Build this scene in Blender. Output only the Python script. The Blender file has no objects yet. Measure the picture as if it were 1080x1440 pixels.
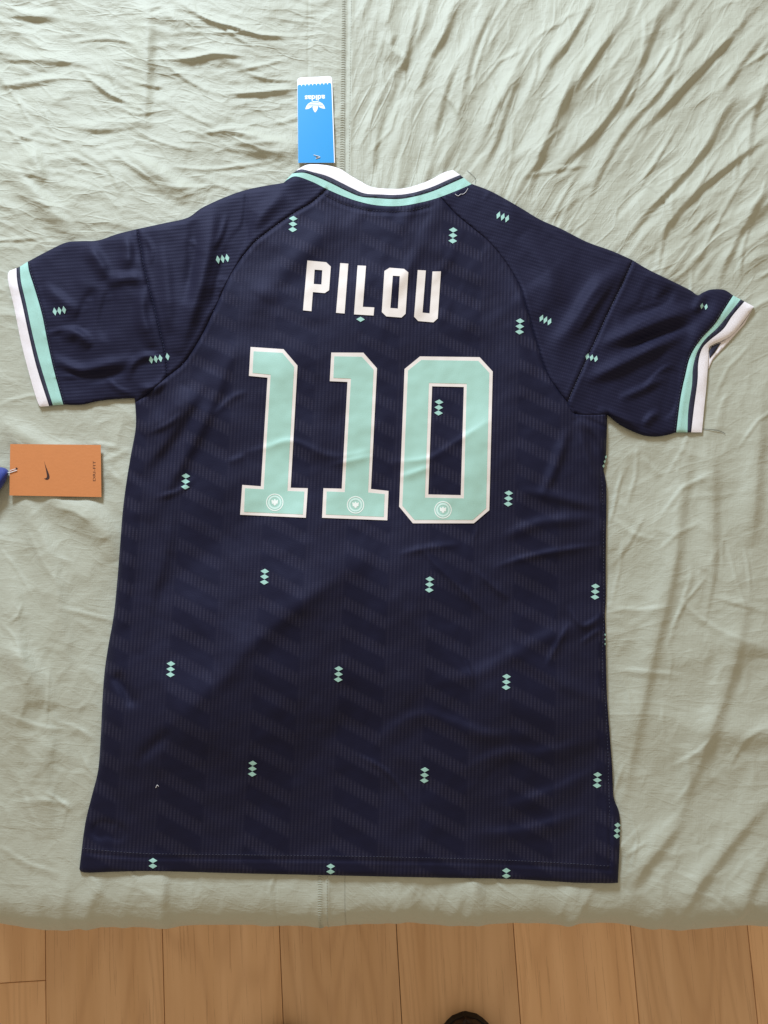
import bpy, math, random
import numpy as np
from mathutils import Vector, Matrix
from mathutils.geometry import delaunay_2d_cdt

random.seed(7)
RNG = np.random.RandomState(11)
S = bpy.context.scene
COL = S.collection

# ------------------------------------------------------------------ camera
ZB = 0.50                       # top of the bed
CAM = np.array([0.0, 0.0, ZB + 0.875])
TILT = math.radians(6.5)
FPX = 1082.0                    # focal length in pixels of the 1080 x 1440 photo
cd = bpy.data.cameras.new('camera'); cam = bpy.data.objects.new('camera', cd); COL.objects.link(cam)
cam.location = CAM; cam.rotation_euler = (TILT, 0, 0)
cd.sensor_fit = 'VERTICAL'; cd.sensor_height = 36.0; cd.lens = 36.0 * FPX / 1440.0
cd.clip_start = 0.02; cd.clip_end = 50
S.camera = cam
S.render.resolution_x = 768; S.render.resolution_y = 1024

# ------------------------------------------------------------------ light
w = bpy.data.worlds.new('World'); S.world = w; w.use_nodes = True
bg = w.node_tree.nodes['Background']; bg.inputs[0].default_value = (1.0, 0.86, 0.68, 1); bg.inputs[1].default_value = 0.52
def area(name, loc, target, size, sizey, power, col):
    l = bpy.data.lights.new(name, 'AREA'); l.shape = 'RECTANGLE'; l.size = size; l.size_y = sizey
    l.energy = power; l.color = col
    o = bpy.data.objects.new(name, l); COL.objects.link(o); o.location = loc
    d = Vector(target) - Vector(loc); o.rotation_euler = d.to_track_quat('-Z', 'Y').to_euler()
    return o
area('window_light', (-0.68, 2.2, 1.66), (0.05, 0.1, 0.5), 0.6, 0.5, 92.0, (0.67, 0.81, 1.0))
vs = S.view_settings; vs.view_transform = 'Standard'; vs.look = 'None'; vs.exposure = 0.0; vs.gamma = 1.0

# ------------------------------------------------------------------ helpers
def P(u, v, z):
    """photo pixel -> world point on the horizontal plane at height z"""
    u = np.asarray(u, float); v = np.asarray(v, float)
    a = (u - 540.0) / FPX; b = -(v - 720.0) / FPX
    dy = b * math.cos(TILT) + math.sin(TILT); dz = b * math.sin(TILT) - math.cos(TILT)
    t = (z - CAM[2]) / dz
    return np.stack([CAM[0] + a * t, CAM[1] + dy * t, np.broadcast_to(z, t.shape) + 0 * t], -1)

PERM = RNG.permutation(512)
ANG = RNG.rand(512) * 2 * math.pi
def pnoise(x, y, seed=0):
    xi = np.floor(x).astype(int); yi = np.floor(y).astype(int); xf = x - xi; yf = y - yi
    def g(ix, iy, dx, dy):
        a = ANG[PERM[(PERM[(ix + seed * 37) & 511] + iy) & 511]]
        return np.cos(a) * dx + np.sin(a) * dy
    s = xf * xf * xf * (xf * (xf * 6 - 15) + 10); t = yf * yf * yf * (yf * (yf * 6 - 15) + 10)
    n0 = g(xi, yi, xf, yf) * (1 - s) + g(xi + 1, yi, xf - 1, yf) * s
    n1 = g(xi, yi + 1, xf, yf - 1) * (1 - s) + g(xi + 1, yi + 1, xf - 1, yf - 1) * s
    return (n0 * (1 - t) + n1 * t) * 1.4
def fbm(x, y, seed=0, oct=4, gain=0.5):
    r = 0; a = 1.0
    for k in range(oct):
        r = r + a * pnoise(x * 2 ** k, y * 2 ** k, seed + k); a *= gain
    return r

def worley(x, y, seed=0):
    """F1 and F2 distances of a jittered cell pattern"""
    xi = np.floor(x).astype(int); yi = np.floor(y).astype(int)
    f1 = np.full(x.shape, 9.0); f2 = np.full(x.shape, 9.0)
    for i in (-1, 0, 1):
        for j in (-1, 0, 1):
            h = PERM[(PERM[(xi + i + seed * 53) & 511] + yi + j) & 511]
            px = xi + i + (h * 0.61803) % 1.0; py = yi + j + (h * 0.7548777) % 1.0
            d = np.hypot(px - x, py - y); f2 = np.where(d < f1, f1, np.minimum(f2, d)); f1 = np.minimum(f1, d)
    return f1, f2
def ridges(x, y, seed, sharp=0.35):
    """network of crisp fold ridges, 1 on the ridge line and 0 between"""
    f1, f2 = worley(x, y, seed); d = np.clip((f2 - f1) / sharp, 0, 1)
    return 1 - d, f1

def catmull(pts, n=6, closed=False):
    p = np.asarray(pts, float); m = len(p)
    if m < 3 and not closed: 
        t = np.linspace(0, 1, n * 2)[:, None]; return p[0] * (1 - t) + p[-1] * t
    out = []
    for i in range(m if closed else m - 1):
        if closed: a, b, c, d = p[i - 1], p[i], p[(i + 1) % m], p[(i + 2) % m]
        else: a, b, c, d = p[max(i - 1, 0)], p[i], p[i + 1], p[min(i + 2, m - 1)]
        for k in range(n):
            t = k / n
            out.append(0.5 * (2 * b + (c - a) * t + (2 * a - 5 * b + 4 * c - d) * t * t + (3 * b - a - 3 * c + d) * t ** 3))
    if not closed: out.append(p[-1])
    return np.array(out)

def poly_dist(U, V, pts):
    """distance, signed side and parameter of the closest point on a polyline"""
    best = np.full(U.shape, 1e9); side = np.zeros(U.shape); tt = np.zeros(U.shape)
    seg = np.linalg.norm(np.diff(pts, axis=0), axis=1); cum = np.concatenate([[0], np.cumsum(seg)]); L = cum[-1]
    for i in range(len(pts) - 1):
        if seg[i] < 1e-6: continue
        a = pts[i]; d = (pts[i + 1] - a) / seg[i]
        x = U - a[0]; y = V - a[1]
        t = np.clip(x * d[0] + y * d[1], 0, seg[i])
        q = np.hypot(x - t * d[0], y - t * d[1]); s = x * d[1] - y * d[0]
        m = q < best
        best[m] = q[m]; side[m] = s[m]; tt[m] = ((cum[i] + t) / L)[m]
    return best, side, tt

def add_stroke(H, ua, va, pts, wl, wr, h, kind='c', ends=(1, 1), smooth=True):
    """raise (h in mm) a crease along pts: wl / wr = widths to its two sides (right of travel = wr on screen-left...)"""
    pts = catmull(pts, 5) if smooth else np.asarray(pts, float)
    m = 4.5 * max(wl, wr)
    i0 = np.searchsorted(ua, pts[:, 0].min() - m); i1 = np.searchsorted(ua, pts[:, 0].max() + m)
    j0 = np.searchsorted(va, pts[:, 1].min() - m); j1 = np.searchsorted(va, pts[:, 1].max() + m)
    if i1 - i0 < 2 or j1 - j0 < 2: return
    U, V = np.meshgrid(ua[i0:i1], va[j0:j1])
    d, s, t = poly_dist(U, V, pts)
    wd = np.where(s > 0, wl, wr)
    x = d / wd
    if kind == 'c': f = np.exp(-np.sqrt(x * x + 0.05) + 0.22) * np.clip(1.25 - x / 3.6, 0, 1)
    elif kind == 't': f = np.clip(1 - x, 0, 1)
    else: f = np.exp(-x * x)
    tap = np.ones_like(t)
    if ends[0]: tap = tap * np.clip(t / 0.3, 0, 1) ** 0.8
    if ends[1]: tap = tap * np.clip((1 - t) / 0.3, 0, 1) ** 0.8
    H[j0:j1, i0:i1] += h * f * tap

class Field:
    def __init__(s, ua, va, H): s.ua, s.va, s.H = ua, va, H
    def __call__(s, u, v):
        fu = np.interp(u, s.ua, np.arange(len(s.ua))); fv = np.interp(v, s.va, np.arange(len(s.va)))
        i = np.clip(fu.astype(int), 0, len(s.ua) - 2); j = np.clip(fv.astype(int), 0, len(s.va) - 2)
        a = fu - i; b = fv - j; H = s.H
        return (H[j, i] * (1 - a) + H[j, i + 1] * a) * (1 - b) + (H[j + 1, i] * (1 - a) + H[j + 1, i + 1] * a) * b

def blur(A, r, n=3):
    for _ in range(n):
        for ax in (0, 1):
            pad = [(0, 0), (0, 0)]; pad[ax] = (r + 1, r)
            c = np.cumsum(np.pad(A, pad, mode='edge'), axis=ax)
            k = 2 * r + 1
            A = (np.take(c, range(k, c.shape[ax]), axis=ax) - np.take(c, range(0, c.shape[ax] - k), axis=ax)) / k
    return A

def inside(u, v, poly):
    r = np.zeros(u.shape, bool); n = len(poly); j = n - 1
    for i in range(n):
        xi, yi = poly[i]; xj, yj = poly[j]
        if yi != yj:
            c = ((yi > v) != (yj > v)) & (u < (xj - xi) * (v - yi) / (yj - yi) + xi)
            r ^= c
        j = i
    return r

def new_mesh(name, verts, faces, mat, parent=None, smooth=True, uv=None, flat_from=None):
    me = bpy.data.meshes.new(name); me.from_pydata([tuple(p) for p in verts], [], [tuple(f) for f in faces]); me.update()
    if smooth: me.polygons.foreach_set('use_smooth', [flat_from is None or i < flat_from for i in range(len(me.polygons))])
    if uv is not None:
        l = me.uv_layers.new(name='UVMap'); idx = np.empty(len(me.loops), int); me.loops.foreach_get('vertex_index', idx)
        l.data.foreach_set('uv', np.asarray(uv)[idx].astype(np.float32).ravel())
    if mat: me.materials.append(mat)
    o = bpy.data.objects.new(name, me); COL.objects.link(o)
    if parent: set_parent(o, parent)
    return o
def set_parent(o, parent):
    o.parent = parent
    o.matrix_parent_inverse = Matrix.Translation(-parent.location)      # meshes are written in world coordinates
def empty(name, loc):
    o = bpy.data.objects.new(name, None); COL.objects.link(o); o.location = loc; o.empty_display_size = 0.05; return o
def tag(o, label=None, cat=None, group=None, kind=None):
    if label: o['label'] = label
    if cat: o['category'] = cat
    if group: o['group'] = group
    if kind: o['kind'] = kind
    return o

def resample(poly, step, closed=True):
    p = np.asarray(poly, float); out = []
    n = len(p)
    for i in range(n if closed else n - 1):
        a = p[i]; b = p[(i + 1) % n]; k = max(1, int(round(np.linalg.norm(b - a) / step)))
        for q in range(k): out.append(a + (b - a) * q / k)
    if not closed: out.append(p[-1])
    return np.array(out)

def region(name, poly, step, zf, thick, mat, parent=None, holes=(), smooth=True, uvf=None, crisp=False):
    """a sheet of cloth/card cut to an outline given in photo pixels, lying on the height field zf (mm above the bed)"""
    rings = [resample(poly, step)] + [resample(h, step) for h in holes]
    pts = []; edges = []
    for r in rings:
        b = len(pts); n = len(r); pts += [tuple(q) for q in r]; edges += [(b + i, b + (i + 1) % n) for i in range(n)]
    allp = np.array(pts); nb = len(pts)
    lo = allp.min(0); hi = allp.max(0)
    gx = np.arange(lo[0] + step * .5, hi[0], step); gy = np.arange(lo[1] + step * .5, hi[1], step * 0.9)
    if len(gx) and len(gy):
        GX, GY = np.meshgrid(gx, gy); GX = GX + (np.arange(len(gy)) % 2)[:, None] * step * .5
        gu = GX.ravel(); gv = GY.ravel()
        m = inside(gu, gv, rings[0])
        for h in rings[1:]: m &= ~inside(gu, gv, h)
        gu = gu[m]; gv = gv[m]
        keep = np.ones(len(gu), bool)
        for r in rings:
            rr = np.vstack([r, r[:1]])
            for k in range(len(rr) - 1):
                a, b = rr[k], rr[k + 1]
                near = (gu > min(a[0], b[0]) - step) & (gu < max(a[0], b[0]) + step) & (gv > min(a[1], b[1]) - step) & (gv < max(a[1], b[1]) + step)
                if near.any():
                    L = np.linalg.norm(b - a) + 1e-9; d = (b - a) / L
                    x = gu[near] - a[0]; y = gv[near] - a[1]; t = np.clip(x * d[0] + y * d[1], 0, L)
                    idx = np.where(near)[0][np.hypot(x - t * d[0], y - t * d[1]) < step * .5]; keep[idx] = False
        pts += list(zip(gu[keep], gv[keep]))
    res = delaunay_2d_cdt([Vector(p) for p in pts], edges, [], 0, 1e-4)
    vv = np.array([tuple(p) for p in res[0]]); tri = np.array([f for f in res[2] if len(f) == 3])
    c = vv[tri].mean(1)
    m = inside(c[:, 0], c[:, 1], rings[0])
    for h in rings[1:]: m &= ~inside(c[:, 0], c[:, 1], h)
    tri = tri[m]
    # orientation: normals up (v runs down the picture)
    A = vv[tri[:, 0]]; B = vv[tri[:, 1]]; Cc = vv[tri[:, 2]]
    cr = (B[:, 0] - A[:, 0]) * (Cc[:, 1] - A[:, 1]) - (B[:, 1] - A[:, 1]) * (Cc[:, 0] - A[:, 0])
    tri[cr > 0] = tri[cr > 0][:, ::-1]
    tri = tri[np.abs(cr) > 0.03 * step * step]          # no slivers along straight edges
    h = zf(vv[:, 0], vv[:, 1])
    th = thick(vv[:, 0], vv[:, 1]) if callable(thick) else thick
    top = P(vv[:, 0], vv[:, 1], ZB + h / 1000.0); bot = P(vv[:, 0], vv[:, 1], ZB + (h - th) / 1000.0)
    n = len(vv)
    e = {}
    for t in tri:
        for k in range(3): e[(t[k], t[(k + 1) % 3])] = 1
    bd = [k for k in e if (k[1], k[0]) not in e]
    faces = [tuple(t) for t in tri] + [tuple(t[::-1] + n) for t in tri]
    uv = None
    if smooth and not crisp:
        verts = np.vstack([top, bot]); walls = [(b, a, a + n, b + n) for a, b in bd]
        src = np.vstack([vv, vv])
    else:
        bi = sorted({k for ed in bd for k in ed}); mp = {k: i for i, k in enumerate(bi)}; nb = len(bi)
        verts = np.vstack([top, bot, top[bi], bot[bi]]); walls = [(2 * n + mp[b], 2 * n + mp[a], 2 * n + nb + mp[a], 2 * n + nb + mp[b]) for a, b in bd]
        src = np.vstack([vv, vv, vv[bi], vv[bi]])
    if uvf is not None: uv = uvf(src[:, 0], src[:, 1])
    return new_mesh(name, verts, faces + walls, mat, parent, smooth, uv, len(faces) if crisp else None)

# ------------------------------------------------------------------ materials
def mat_new(name):
    m = bpy.data.materials.new(name); m.use_nodes = True; nt = m.node_tree
    return m, nt, nt.nodes['Principled BSDF']
def N(nt, typ, **kw):
    n = nt.nodes.new(typ)
    for k, val in kw.items():
        if k.startswith('i_'): n.inputs[k[2:].replace('_', ' ')].default_value = val
        else: setattr(n, k, val)
    return n
def math_n(nt, op, a, b=None, c=None):
    n = nt.nodes.new('ShaderNodeMath'); n.operation = op
    for i, x in enumerate((a, b, c)):
        if x is None: continue
        if isinstance(x, (int, float)): n.inputs[i].default_value = x
        else: nt.links.new(x, n.inputs[i])
    return n.outputs[0]
def mix_col(nt, f, a, b):
    n = nt.nodes.new('ShaderNodeMix'); n.data_type = 'RGBA'
    for i, x in ((0, f), (6, a), (7, b)):
        if isinstance(x, (int, float)): n.inputs[i].default_value = x
        elif isinstance(x, tuple): n.inputs[i].default_value = (*x, 1)
        else: nt.links.new(x, n.inputs[i])
    return n.outputs[2]
def ramp(nt, f, stops):
    n = nt.nodes.new('ShaderNodeValToRGB'); el = n.color_ramp.elements
    while len(el) < len(stops): el.new(0.5)
    for e, (p, c) in zip(el, stops): e.position = p; e.color = (*c, 1)
    nt.links.new(f, n.inputs[0]); return n.outputs[0]

def simple(name, col, rough=0.6, noise=0.06, scale=300, bump=0.0, sheen=0.0, spec=0.4, bscale=None):
    m, nt, b = mat_new(name)
    tc = N(nt, 'ShaderNodeTexCoord'); nz = N(nt, 'ShaderNodeTexNoise', i_Scale=scale, i_Detail=4.0)
    nt.links.new(tc.outputs['Object'], nz.inputs['Vector'])
    c = mix_col(nt, nz.outputs['Fac'], tuple(x * (1 - noise) for x in col), tuple(min(1, x * (1 + noise)) for x in col))
    nt.links.new(c, b.inputs['Base Color']); b.inputs['Roughness'].default_value = rough
    b.inputs['Specular IOR Level'].default_value = spec
    if sheen: b.inputs['Sheen Weight'].default_value = sheen
    if bump:
        n2 = N(nt, 'ShaderNodeTexNoise', i_Scale=bscale or scale * 3, i_Detail=3.0); nt.links.new(tc.outputs['Object'], n2.inputs['Vector'])
        bp = N(nt, 'ShaderNodeBump', i_Strength=bump, i_Distance=0.001); nt.links.new(n2.outputs['Fac'], bp.inputs['Height'])
        nt.links.new(bp.outputs[0], b.inputs['Normal'])
    return m

def knit_material(name, chev=1.0, hi=(0.032, 0.029, 0.046)):
    """navy piqué knit: fine ribs in zigzag bands (UV = lattice column, lattice row)"""
    m, nt, b = mat_new(name)
    uv = N(nt, 'ShaderNodeUVMap', uv_map='UVMap'); sp = N(nt, 'ShaderNodeSeparateXYZ'); nt.links.new(uv.outputs[0], sp.inputs[0])
    q, r = sp.outputs[0], sp.outputs[1]
    f = math_n(nt, 'FRACT', math_n(nt, 'MULTIPLY', q, 2.0))
    tri = math_n(nt, 'ABSOLUTE', math_n(nt, 'SUBTRACT', f, 0.5))            # 0.5 at the peaks, 0 in the troughs
    band = math_n(nt, 'FRACT', math_n(nt, 'ADD', math_n(nt, 'MULTIPLY', r, 1.0), math_n(nt, 'MULTIPLY', tri, 1.45)))
    up = math_n(nt, 'SMOOTH_MIN', math_n(nt, 'MULTIPLY', band, 7.0), 1.0, 0.3)
    dn = math_n(nt, 'SMOOTH_MIN', math_n(nt, 'MULTIPLY', math_n(nt, 'SUBTRACT', 0.56, band), 7.0), 1.0, 0.3)
    mk = math_n(nt, 'MAXIMUM', math_n(nt, 'MULTIPLY', math_n(nt, 'MAXIMUM', up, 0.0), math_n(nt, 'MAXIMUM', dn, 0.0)), 0.0)
    side = math_n(nt, 'GREATER_THAN', f, 0.5)                               # one arm of the zigzag shows more
    mk = math_n(nt, 'ADD', math_n(nt, 'MULTIPLY', mk, math_n(nt, 'ADD', 0.22, math_n(nt, 'MULTIPLY', math_n(nt, 'SUBTRACT', 1.0, side), 0.63))), math_n(nt, 'MULTIPLY', side, 0.42))
    tcw = N(nt, 'ShaderNodeTexCoord'); nw = N(nt, 'ShaderNodeTexNoise', i_Scale=9.0, i_Detail=2.0); nt.links.new(tcw.outputs['Object'], nw.inputs['Vector'])
    mk = math_n(nt, 'MULTIPLY', mk, math_n(nt, 'MULTIPLY_ADD', nw.outputs['Fac'], 0.9, 0.45))
    if chev < 1: mk = math_n(nt, 'ADD', math_n(nt, 'MULTIPLY', mk, chev), 0.45)
    rib = math_n(nt, 'MULTIPLY_ADD', math_n(nt, 'SINE', math_n(nt, 'MULTIPLY', q, 2 * math.pi * 46)), 0.5, 0.5)
    dot = math_n(nt, 'MULTIPLY_ADD', math_n(nt, 'SINE', math_n(nt, 'MULTIPLY', r, 2 * math.pi * 13)), 0.5, 0.5)
    tex = math_n(nt, 'MULTIPLY', mk, math_n(nt, 'MULTIPLY', rib, math_n(nt, 'ADD', 0.65, math_n(nt, 'MULTIPLY', dot, 0.35))))
    c = mix_col(nt, tex, (0.0062, 0.0060, 0.0170), hi)
    nz = N(nt, 'ShaderNodeTexNoise', i_Scale=900.0, i_Detail=2.0); tc = N(nt, 'ShaderNodeTexCoord'); nt.links.new(tc.outputs['Object'], nz.inputs['Vector'])
    c2 = mix_col(nt, math_n(nt, 'MULTIPLY', nz.outputs['Fac'], 0.35), c, (0.016, 0.015, 0.03))
    nt.links.new(c2, b.inputs['Base Color'])
    b.inputs['Roughness'].default_value = 0.64; b.inputs['Specular IOR Level'].default_value = 0.20
    b.inputs['Specular Tint'].default_value = (0.68, 0.66, 1.0, 1); b.inputs['Sheen Weight'].default_value = 0.05; b.inputs['Sheen Roughness'].default_value = 0.4; b.inputs['Sheen Tint'].default_value = (0.5, 0.55, 1.0, 1)
    bp = N(nt, 'ShaderNodeBump', i_Strength=0.5, i_Distance=0.0005)
    hh = math_n(nt, 'ADD', math_n(nt, 'MULTIPLY', tex, -1.0), math_n(nt, 'MULTIPLY', nz.outputs['Fac'], 0.7))
    nt.links.new(hh, bp.inputs['Height']); nt.links.new(bp.outputs[0], b.inputs['Normal'])
    return m

def sheet_material():
    m, nt, b = mat_new('sage_cotton')
    tc = N(nt, 'ShaderNodeTexCoord')
    n1 = N(nt, 'ShaderNodeTexNoise', i_Scale=7.0, i_Detail=5.0); nt.links.new(tc.outputs['Object'], n1.inputs['Vector'])
    c = mix_col(nt, n1.outputs['Fac'], (0.420, 0.422, 0.320), (0.464, 0.467, 0.364))
    # weave
    mp = N(nt, 'ShaderNodeMapping'); mp.inputs['Scale'].default_value = (900, 70, 300); nt.links.new(tc.outputs['Object'], mp.inputs[0])
    mp2 = N(nt, 'ShaderNodeMapping'); mp2.inputs['Scale'].default_value = (70, 900, 300); nt.links.new(tc.outputs['Object'], mp2.inputs[0])
    na = N(nt, 'ShaderNodeTexNoise', i_Scale=1.0, i_Detail=2.0); nt.links.new(mp.outputs[0], na.inputs['Vector'])
    nb = N(nt, 'ShaderNodeTexNoise', i_Scale=1.0, i_Detail=2.0); nt.links.new(mp2.outputs[0], nb.inputs['Vector'])
    wv = math_n(nt, 'ADD', na.outputs['Fac'], nb.outputs['Fac'])
    c = mix_col(nt, math_n(nt, 'MULTIPLY', wv, 0.12), c, (0.36, 0.34, 0.27))
    nt.links.new(c, b.inputs['Base Color'])
    b.inputs['Roughness'].default_value = 0.62; b.inputs['Specular IOR Level'].default_value = 0.3
    b.inputs['Sheen Weight'].default_value = 0.18; b.inputs['Sheen Roughness'].default_value = 0.5
    # small crumples
    n3 = N(nt, 'ShaderNodeTexNoise', i_Scale=55.0, i_Detail=5.0, i_Roughness=0.6, i_Distortion=0.5); nt.links.new(tc.outputs['Object'], n3.inputs['Vector'])
    hsum = math_n(nt, 'ADD', math_n(nt, 'MULTIPLY', wv, 0.24), math_n(nt, 'MULTIPLY', n3.outputs['Fac'], 1.6))
    au = N(nt, 'ShaderNodeAttribute', attribute_name='fold_u'); av = N(nt, 'ShaderNodeAttribute', attribute_name='fold_v'); aa = N(nt, 'ShaderNodeAttribute', attribute_name='fold_amp')
    cb = N(nt, 'ShaderNodeCombineXYZ'); nt.links.new(au.outputs['Fac'], cb.inputs[0]); nt.links.new(av.outputs['Fac'], cb.inputs[1])
    tot = None
    for sc, cut, wt in ((1.0, 0.16, 7.0), (2.3, 0.14, 3.6), (5.1, 0.16, 1.3)):
        vo = N(nt, 'ShaderNodeTexVoronoi', voronoi_dimensions='2D', feature='DISTANCE_TO_EDGE', i_Scale=sc); nt.links.new(cb.outputs[0], vo.inputs['Vector'])
        hgt = math_n(nt, 'MULTIPLY', math_n(nt, 'SUBTRACT', cut, math_n(nt, 'MINIMUM', vo.outputs['Distance'], cut)), wt / cut * 0.16)
        n4 = N(nt, 'ShaderNodeTexNoise', noise_dimensions='2D', i_Scale=sc * 0.7, i_Detail=1.0); nt.links.new(cb.outputs[0], n4.inputs['Vector'])
        hgt = math_n(nt, 'MULTIPLY', hgt, math_n(nt, 'SMOOTH_MIN', math_n(nt, 'MAXIMUM', math_n(nt, 'MULTIPLY_ADD', n4.outputs['Fac'], 4.0, -1.6), 0.0), 1.0, 0.2))
        tot = hgt if tot is None else math_n(nt, 'ADD', tot, hgt)
    hsum = math_n(nt, 'ADD', hsum, math_n(nt, 'MULTIPLY', tot, aa.outputs['Fac']))
    bp = N(nt, 'ShaderNodeBump', i_Strength=0.7, i_Distance=0.0012); nt.links.new(hsum, bp.inputs['Height']); nt.links.new(bp.outputs[0], b.inputs['Normal'])
    return m

def oak_material():
    m, nt, b = mat_new('oak_plank')
    tc = N(nt, 'ShaderNodeTexCoord'); oi = N(nt, 'ShaderNodeObjectInfo')
    off = N(nt, 'ShaderNodeVectorMath', operation='SCALE'); cb = N(nt, 'ShaderNodeCombineXYZ')
    for k, mul in ((0, 3.7), (1, 17.0), (2, 5.0)): nt.links.new(math_n(nt, 'MULTIPLY', oi.outputs['Random'], mul), cb.inputs[k])
    ad = N(nt, 'ShaderNodeVectorMath', operation='ADD'); nt.links.new(tc.outputs['Object'], ad.inputs[0]); nt.links.new(cb.outputs[0], ad.inputs[1])
    mp = N(nt, 'ShaderNodeMapping'); mp.inputs['Scale'].default_value = (7.0, 0.9, 1.0); nt.links.new(ad.outputs[0], mp.inputs[0])
    ns = N(nt, 'ShaderNodeTexNoise', i_Scale=1.0, i_Detail=1.5, i_Distortion=0.4); nt.links.new(mp.outputs[0], ns.inputs['Vector'])
    ring = math_n(nt, 'MULTIPLY_ADD', math_n(nt, 'SINE', math_n(nt, 'MULTIPLY', ns.outputs['Fac'], 120.0)), 0.5, 0.5)
    ring = math_n(nt, 'POWER', ring, 2.2)
    mp2 = N(nt, 'ShaderNodeMapping'); mp2.inputs['Scale'].default_value = (420.0, 7.0, 1.0); nt.links.new(ad.outputs[0], mp2.inputs[0])
    nf = N(nt, 'ShaderNodeTexNoise', i_Scale=1.0, i_Detail=4.0, i_Roughness=0.6); nt.links.new(mp2.outputs[0], nf.inputs['Vector'])
    mp3 = N(nt, 'ShaderNodeMapping'); mp3.inputs['Scale'].default_value = (26.0, 1.2, 1.0); nt.links.new(ad.outputs[0], mp3.inputs[0])
    nl = N(nt, 'ShaderNodeTexNoise', i_Scale=1.0, i_Detail=3.0); nt.links.new(mp3.outputs[0], nl.inputs['Vector'])
    base = ramp(nt, nl.outputs['Fac'], [(0.28, (0.70, 0.41, 0.20)), (0.72, (0.84, 0.53, 0.29))])
    c = mix_col(nt, math_n(nt, 'MULTIPLY', ring, 0.24), base, (0.50, 0.26, 0.12))
    c = mix_col(nt, math_n(nt, 'MULTIPLY', math_n(nt, 'GREATER_THAN', nf.outputs['Fac'], 0.62), 0.3), c, (0.34, 0.16, 0.07))
    hv = N(nt, 'ShaderNodeHueSaturation'); nt.links.new(c, hv.inputs['Color'])
    nt.links.new(math_n(nt, 'MULTIPLY_ADD', oi.outputs['Random'], 0.24, 0.86), hv.inputs['Value'])
    nt.links.new(hv.outputs[0], b.inputs['Base Color'])
    b.inputs['Roughness'].default_value = 0.5; b.inputs['Specular IOR Level'].default_value = 0.35
    bp = N(nt, 'ShaderNodeBump', i_Strength=0.15, i_Distance=0.001); nt.links.new(nf.outputs['Fac'], bp.inputs['Height']); nt.links.new(bp.outputs[0], b.inputs['Normal'])
    return m

M_SHEET = sheet_material()
M_KNIT = knit_material('navy_knit'); M_KNIT2 = knit_material('navy_knit_sleeve', 0.3, (0.016, 0.015, 0.033))
M_NAVY = simple('navy_rib', (0.014, 0.014, 0.034), 0.6, 0.3, 900, 0.4)
M_SEAM = simple('navy_thread', (0.02, 0.02, 0.045), 0.7, 0.2, 800)
M_MINT = simple('mint_print', (0.375, 0.595, 0.485), 0.5, 0.02, 60, 0.15, bscale=1400)
M_MINTK = simple('mint_knit', (0.37, 0.62, 0.52), 0.75, 0.06, 700, 0.5, 0.1)
M_WHITE = simple('white_print', (0.80, 0.71, 0.63), 0.5, 0.02, 60, 0.15, bscale=1400)
M_PINK = simple('pale_pink_knit', (0.88, 0.81, 0.80), 0.8, 0.05, 700, 0.5, 0.1)
M_CREST = simple('crest_print', (0.62, 0.80, 0.70), 0.5, 0.04, 400)
M_CREST2 = simple('crest_bright', (0.84, 0.86, 0.78), 0.5, 0.02, 400)
M_BLUE = simple('blue_card', (0.012, 0.285, 0.62), 0.35, 0.02, 200)
M_CARDW = simple('white_card', (0.86, 0.83, 0.83), 0.5, 0.02, 200)
M_ORANGE = simple('orange_card', (0.60, 0.215, 0.066), 0.55, 0.05, 120, 0.15)
M_BROWN = simple('dark_ink', (0.05, 0.02, 0.015), 0.5, 0.1, 300)
M_ROYAL = simple('royal_blue_cloth', (0.012, 0.03, 0.22), 0.6, 0.2, 700, 0.4, 0.2)
M_STRING = simple('white_string', (0.8, 0.77, 0.75), 0.6, 0.1, 900)
M_HAIR = simple('dark_fibre', (0.03, 0.028, 0.03), 0.5, 0.1, 900)
M_STITCH = simple('sheet_thread', (0.43, 0.43, 0.34), 0.8, 0.15, 900)
M_SHOE = simple('dark_leather', (0.018, 0.008, 0.006), 0.35, 0.2, 80, 0.2)
M_SOLE = simple('dark_rubber', (0.012, 0.010, 0.010), 0.7, 0.2, 80)
M_OAK = oak_material()
M_GAP = simple('floor_gap', (0.05, 0.025, 0.012), 0.9, 0.1, 80)
M_MATT = simple('mattress_ticking', (0.7, 0.69, 0.66), 0.8, 0.05, 200)

# ------------------------------------------------------------------ floor
floor = new_mesh('floor', [(-3.2, -2.2, -0.02), (3.2, -2.2, -0.02), (3.2, 3.2, -0.02), (-3.2, 3.2, -0.02), (-3.2, -2.2, -0.002), (3.2, -2.2, -0.002), (3.2, 3.2, -0.002), (-3.2, 3.2, -0.002)],
                 [(3, 2, 1, 0), (4, 5, 6, 7), (0, 1, 5, 4), (1, 2, 6, 5), (2, 3, 7, 6), (3, 0, 4, 7)], M_GAP, smooth=False)
tag(floor, 'oak plank floor at the foot of the bed', None, kind='structure')
pa = P(228.5, 1320, 0.008); pb = P(1053, 1320, 0.008)
PW = (pb[0] - pa[0]) / 5.0
ROT = math.radians(3.4)
def plank_mesh(L):
    g = 0.0005; hw = PW * math.cos(ROT) / 2 - g; hl = L / 2 - g; c = 0.0006; t = 0.008
    v = []
    for (dx, z) in ((0, -0.002), (0, t - c), (c, t)):
        v += [(-hw + dx, -hl + dx, z), (hw - dx, -hl + dx, z), (hw - dx, hl - dx, z), (-hw + dx, hl - dx, z)]
    f = [(8, 9, 10, 11)]
    for k in (0, 4):
        for i in range(4): f.append((k + i, k + (i + 1) % 4, k + 4 + (i + 1) % 4, k + 4 + i))
    me = bpy.data.meshes.new('plank'); me.from_pydata(v, [], f); me.update(); me.materials.append(M_OAK); return me
PLEN = 1.25
pm = plank_mesh(PLEN)
y1320 = float(pa[1])
jl = P(30, 1384, 0.008)                 # the one butt joint in view
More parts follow.
